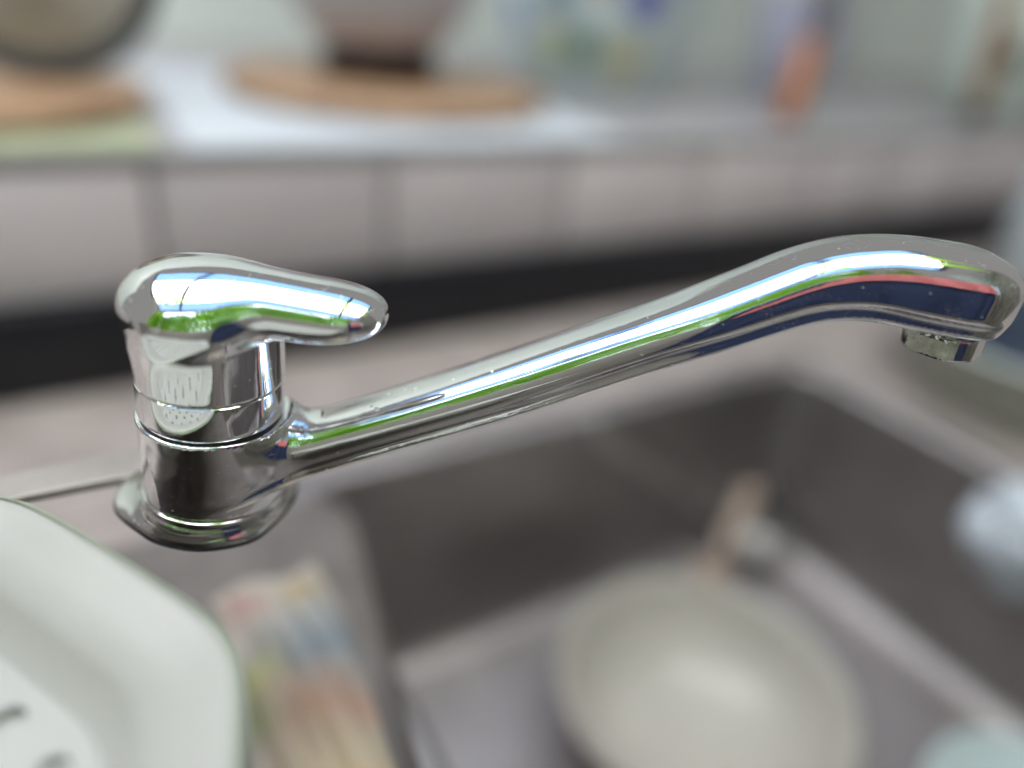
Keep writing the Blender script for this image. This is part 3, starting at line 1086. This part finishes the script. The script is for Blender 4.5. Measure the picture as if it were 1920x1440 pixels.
tub_mat = patches_material('printed_tub', (0.64, 0.74, 0.76), [
    (on_tub(-0.094, 0.075), 0.020, (0.12, 0.24, 0.60)),
    (on_tub(-0.050, 0.045), 0.024, (0.62, 0.66, 0.45)),
    (on_tub(-0.012, 0.048), 0.017, (0.02, 0.15, 0.10)),
    (on_tub(0.035, 0.040), 0.026, (0.62, 0.60, 0.40)),
    (on_tub(0.045, 0.100), 0.021, (0.09, 0.08, 0.48)),
    (on_tub(-0.042, 0.096), 0.020, (0.20, 0.28, 0.36)),
    (on_tub(0.004, 0.110), 0.013, (0.50, 0.26, 0.22)),
], 0.35)
ptub = tag(empty('printed_tub'), 'pale tub printed with blue, green and yellow patches on the sill', 'tub')
o = lathe('body', [(0.0, 0.0), (0.086, 0.0), (0.091, 0.004), (0.112, 0.085), (0.124, 0.16), (0.121, 0.16), (0.0, 0.02)], tub_mat, ptub, 90, (0, 0, 0), 50)
o.location = UC
o = lathe('rim', [(0.1235, 0.156), (0.128, 0.157), (0.128, 0.164), (0.1205, 0.164), (0.1205, 0.157)], M['white_plastic'], ptub, 90, (0, 0, 0), 50)
o.location = UC

brush = tag(empty('dish_brush'), 'dish brush with orange brown handle leaning on the sill', 'brush')
hb0 = Vector((0.640, 0.330, LEDGE + 0.002))
hdir = Vector((0.075, 0.045, 0.17)).normalized()
tube('handle', [hb0 + hdir * t for t in (0.0, 0.006, 0.03, 0.07, 0.085, 0.088)], [0.007, 0.0125, 0.0135, 0.0125, 0.009, 0.004],
     simple('orange_wood', (0.42, 0.15, 0.055), 0.45, 0, 0.2), brush, 24)
tube('neck', [hb0 + hdir * t for t in (0.086, 0.10, 0.14, 0.18)], [0.0075, 0.010, 0.0125, 0.0135], simple('dark_grey_plastic', (0.09, 0.085, 0.095), 0.4), brush, 24)
lathe('bristles', [(0.0, 0.0), (0.022, 0.002), (0.026, 0.02), (0.020, 0.035), (0.0, 0.036)], M['white_plastic'], brush, 40, tuple(hb0 + hdir * 0.178), 40)
cup = tag(empty('lilac_cup'), 'lilac white cup behind the dish brush', 'cup')
KC = (0.900, 0.560, LEDGE + 0.0004)
km = simple('lilac_ceramic', (0.48, 0.47, 0.60), 0.3, 0, 0.05)
lathe('body', [(0.0, 0.0), (0.035, 0.0), (0.045, 0.01), (0.055, 0.08), (0.058, 0.13), (0.055, 0.13), (0.05, 0.07), (0.0, 0.012)], km, cup, 60, KC, 50)
tube('handle', [(KC[0] + .052, KC[1] - .005, KC[2] + .10), (KC[0] + .080, KC[1] - .008, KC[2] + .095), (KC[0] + .088, KC[1] - .009, KC[2] + .06), (KC[0] + .07, KC[1] - .006, KC[2] + .03), (KC[0] + .046, KC[1] - .004, KC[2] + .028)],
     [0.006] * 5, km, cup, 14)
bottle = tag(empty('soap_bottle'), 'pale green soap bottle at the far right of the sill', 'bottle')
GC = (1.13, 0.40, LEDGE + 0.0004)
lathe('body', [(0.0, 0.0), (0.062, 0.0), (0.068, 0.006), (0.068, 0.15), (0.05, 0.18), (0.022, 0.19), (0.022, 0.205), (0.0, 0.205)], simple('pale_green_bottle', (0.60, 0.66, 0.60), 0.35), bottle, 60, GC, 50)
lathe('cap', [(0.0236, 0.2055), (0.026, 0.2055), (0.026, 0.235), (0.0, 0.235)], M['rubber'], bottle, 40, GC, 40)
lb = lathe('emblem', [(0.0, 0.0), (0.016, 0.0), (0.017, 0.0008), (0.0, 0.0012)], simple('dark_olive_print', (0.07, 0.075, 0.06), 0.5), bottle, 32, (0, 0, 0))
dr = Vector((CAM.x - GC[0], CAM.y - GC[1], 0)).normalized()
lb.rotation_euler = dr.to_track_quat('Z', 'Y').to_euler()
lb.location = Vector(GC) + dr * 0.068 + Vector((0, 0, 0.075)) + Vector((dr.y, -dr.x, 0)) * -0.012
stick = tag(empty('wooden_stick'), 'dark brown stick leaning beside the pale green bottle', 'stick')
tube('shaft', [(1.00, 0.335, LEDGE + .004), (1.035, 0.36, LEDGE + .08), (1.085, 0.40, LEDGE + .20)], [0.010, 0.011, 0.011], M['wood_dark'], stick, 16)
lathe('ferrule', [(0.0, 0.0), (0.0125, 0.0), (0.0125, 0.016), (0.0, 0.016)], M['rubber'], stick, 24, (1.0005, 0.3355, LEDGE + 0.0008))

# the wall, counter, basin and everything on them were drawn to a 150 mm tile, then scaled up about the camera to lie farther back
BG_SCALE = 4.0 / 3.0
SHIFT = Vector((0.0105, 0.0730, -0.0555))
for o in [wall, sill, back, upst, counter, bowl, spoon, lad, cyan, bag, tub, jug, b1, lid, b2, pot, ptub, brush, cup, bottle, stick] + \
        [o_ for o_ in bpy.data.objects if o_.name in ('basin', 'drain', 'paper_napkin', 'table_mat')]:
    o.scale = (BG_SCALE, BG_SCALE, BG_SCALE)
    o.location = SHIFT

# ================================================================== what the chrome mirrors: the room side behind the camera
def frame_pt(a, b, z):
    p = EX * a + EY * b
    return Vector((p.x, p.y, z))


def quad(name, pts, mat, parent=None, thick=0.0):
    bm = bmesh.new()
    vs = [bm.verts.new(p) for p in pts]
    f = bm.faces.new(vs)
    o = bm_obj(name, bm, mat, parent)
    if thick:
        md = o.modifiers.new('thickness', 'SOLIDIFY'); md.thickness = thick
    return o


def slab(name, a0, a1, b0, b1, z0_, z1_, mat, parent=None):
    bm = box_bm((a0, b0, z0_), (a1, b1, z1_))
    for v in bm.verts:
        v.co = frame_pt(v.co.x, v.co.y, v.co.z)
    return bm_obj(name, bm, mat, parent)


# roof light over the work place: glowing white panes, added blue ones, dark glazing bars
roof = structure(empty('ceiling_skylight'))
pane_mat = emitter('daylight_pane', (0.97, 0.955, 1.0), SKYLIGHT)
bar_mat = simple('grey_frame', (0.10, 0.10, 0.11), 0.5)
RZ = 1.55
bounds = [-1.35, -0.60, 0.15, 0.90]
blue_halo_mat = emitter('blue_halo_glow', (0.30, 0.55, 1.0), 1.3)  # added blue glow beside the white panes, stands for the bloom fringe
rows_b = [(-0.80, -0.42, blue_halo_mat), (-0.40, 0.62, pane_mat), (0.64, 1.10, blue_halo_mat)]
for y0_, y1_, pm in rows_b:
    for i in range(3):
        slab('pane', bounds[i] + .03, bounds[i + 1] - .03, y0_ + .002, y1_ - .002, RZ, RZ + 0.01, pm, roof)
for x in bounds:
    slab('glazing_bar', x - .03, x + .03, -0.83, 1.13, RZ - 0.03, RZ + 0.02, bar_mat, roof)
for y in (-0.82, -0.42, 0.62, 1.10):
    for i in range(3):
        slab('glazing_bar', bounds[i] + .0305, bounds[i + 1] - .0305, y, y + .02, RZ - 0.022, RZ + 0.016, bar_mat, roof)

# garden seen past the open side: bright sky and a hedge
skyb = structure(slab('sky', -3.6, 1.15, -3.0, -2.98, 0.7, 4.6, emitter('overcast_sky', (0.74, 0.87, 1.0), SKYBACK)))
leaf_mat, nt, b = nodes_of('hedge_leaf')
b.inputs['Base Color'].default_value = (0.24, 0.46, 0.04, 1)
b.inputs['Roughness'].default_value = 0.5
tr = nt.nodes.new('ShaderNodeBsdfTranslucent'); tr.inputs[0].default_value = (0.52, 0.80, 0.07, 1)
mxs = nt.nodes.new('ShaderNodeMixShader'); mxs.inputs[0].default_value = 0.7
nt.links.new(b.outputs[0], mxs.inputs[1]); nt.links.new(tr.outputs[0], mxs.inputs[2])
nt.links.new(mxs.outputs[0], nt.nodes['Material Output'].inputs[0])
hedge = tag(empty('garden_hedge'), 'bright green leafy hedge mirrored in the chrome', 'hedge')
verts, faces = [], []
rnd = random.Random(11)
for k in range(7500):
    a = rnd.uniform(-2.4, 0.80); bb = -1.6 + rnd.uniform(-.3, .3)
    topz = 2.05 + 0.25 * math.sin(a * 2.3 + 1) + 0.16 * math.sin(a * 5.1)
    z = 0.55 + rnd.uniform(0.0, 1.0) * (topz - 0.55)
    c = frame_pt(a, bb, z)
    s_ = rnd.uniform(0.04, 0.095)
    d1 = Vector((rnd.gauss(0, 1), rnd.gauss(0, 1), rnd.gauss(0, .6))).normalized()
    d2 = d1.cross(Vector((rnd.gauss(0, 1), rnd.gauss(0, 1), rnd.gauss(0, 1)))).normalized()
    n0 = len(verts)
    verts += [c - d1 * s_, c + d2 * s_ * .45, c + d1 * s_, c - d2 * s_ * .45]
    faces.append((n0, n0 + 1, n0 + 2, n0 + 3))
mesh_obj('foliage', verts, faces, leaf_mat, hedge, smooth=False)
for a in np.arange(-2.2, 0.75, 0.44):
    tube('stem', [frame_pt(a, -1.6, 0.0), frame_pt(a + .05, -1.62, 0.5), frame_pt(a, -1.58, 1.3)], [0.025, 0.02, 0.01], M['wood_dark'], hedge, 8)

branch = tag(empty('tree_branch'), 'leafy tree branch hanging under the roof light, mirrored in the chrome', 'branch')
verts, faces = [], []
clumps = [(rnd.uniform(0.0, 0.95), rnd.uniform(-0.42, 0.55)) for _ in range(17)] + [(rnd.uniform(-1.3, 0.0), rnd.uniform(-0.42, -0.2)) for _ in range(5)]
for k in range(900):
    ca, cb = clumps[k % len(clumps)]
    c = frame_pt(ca + rnd.gauss(0, .075), cb + rnd.gauss(0, .035), 1.38 + rnd.gauss(0, .035))
    s_ = rnd.uniform(0.02, 0.055)
    d1 = Vector((rnd.gauss(0, 1), rnd.gauss(0, 1), rnd.gauss(0, .5))).normalized()
    d2 = d1.cross(Vector((rnd.gauss(0, .4), rnd.gauss(0, .4), 1))).normalized()
    n0 = len(verts)
    verts += [c - d1 * s_, c + d2 * s_ * .4, c + d1 * s_, c - d2 * s_ * .4]
    faces.append((n0, n0 + 1, n0 + 2, n0 + 3))
mesh_obj('foliage', verts, faces, leaf_mat, branch, smooth=False)
tube('limb', [frame_pt(-0.95 + 2.1 * q, -0.36 + 0.16 * math.sin(5 * q), 1.37 + .02 * math.sin(9 * q)) for q in np.linspace(0, 1, 14)], list(np.linspace(.022, .006, 14)), M['wood_dark'], branch, 10)

garden_wall = structure(slab('garden_wall', -3.2, 3.0, -1.30, -1.22, -0.9, 0.48, simple('taupe_render', (0.36, 0.33, 0.28), 0.8, 0, 0.12, 5)))
side_wall = structure(slab('side_wall', 1.45, 1.52, -1.9, 0.2, -0.9, 2.1, simple('olive_render', (0.20, 0.185, 0.155), 0.7, 0, 0.35, 7)))

# added cloths on a rail: stand-ins for the viewer's clothes mirrored in the spout
def cloth(name, a0, a1, b, z0_, z1_, mat, label, ph_):
    verts, faces = [], []
    nu, nv = 40, 14
    for side in (0, 1):
        for j in range(nv):
            for i in range(nu):
                u, v = i / (nu - 1), j / (nv - 1)
                wob = 0.012 * math.sin(u * 22 + ph_) * (1 - 0.5 * v) + 0.008 * math.sin(u * 9 + 2 * v + ph_)
                verts.append(frame_pt(a0 + (a1 - a0) * u, b + wob + side * 0.003, z0_ + (z1_ - z0_) * v + 0.006 * math.sin(u * 6 + ph_) * (1 - v)))
    for side in (0, 1):
        o_ = side * nu * nv
        for j in range(nv - 1):
            for i in range(nu - 1):
                faces.append((o_ + j * nu + i, o_ + j * nu + i + 1, o_ + (j + 1) * nu + i + 1, o_ + (j + 1) * nu + i))
    return tag(mesh_obj(name, verts, faces, mat), label, 'cloth')


rail = tag(empty('standin_rail'), 'added thin steel rail for the mirrored cloths behind the viewer', 'rail')
RAIL = 0.60
tube('bar', [frame_pt(-0.75, -0.72, RAIL), frame_pt(1.05, -0.72, RAIL)], [0.008, 0.008], M['steel'], rail, 14)
for a in (-0.72, 1.03):
    tube('post', [frame_pt(a, -0.74, -0.9), frame_pt(a, -0.735, RAIL)], [0.012, 0.012], M['steel'], rail, 14)
cloth('pink_clothes_standin', 0.40, 0.94, -0.700, 0.26, RAIL - .01, simple('pink_cotton', (0.78, 0.24, 0.24), 0.8), 'pink cloth standing in for mirrored clothes of the viewer', 0.4)
cloth('navy_clothes_standin', 0.34, 0.90, -0.745, -0.30, RAIL - .01, simple('navy_cotton', (0.03, 0.045, 0.11), 0.8), 'long navy cloth standing in for mirrored clothes of the viewer', 1.7)
cloth('white_clothes_standin', 0.84, 1.00, -0.690, 0.24, RAIL - .01, simple('white_cotton', (0.62, 0.68, 0.78), 0.8), 'short white cloth added for the pale patch mirrored at the spout end', 2.9)
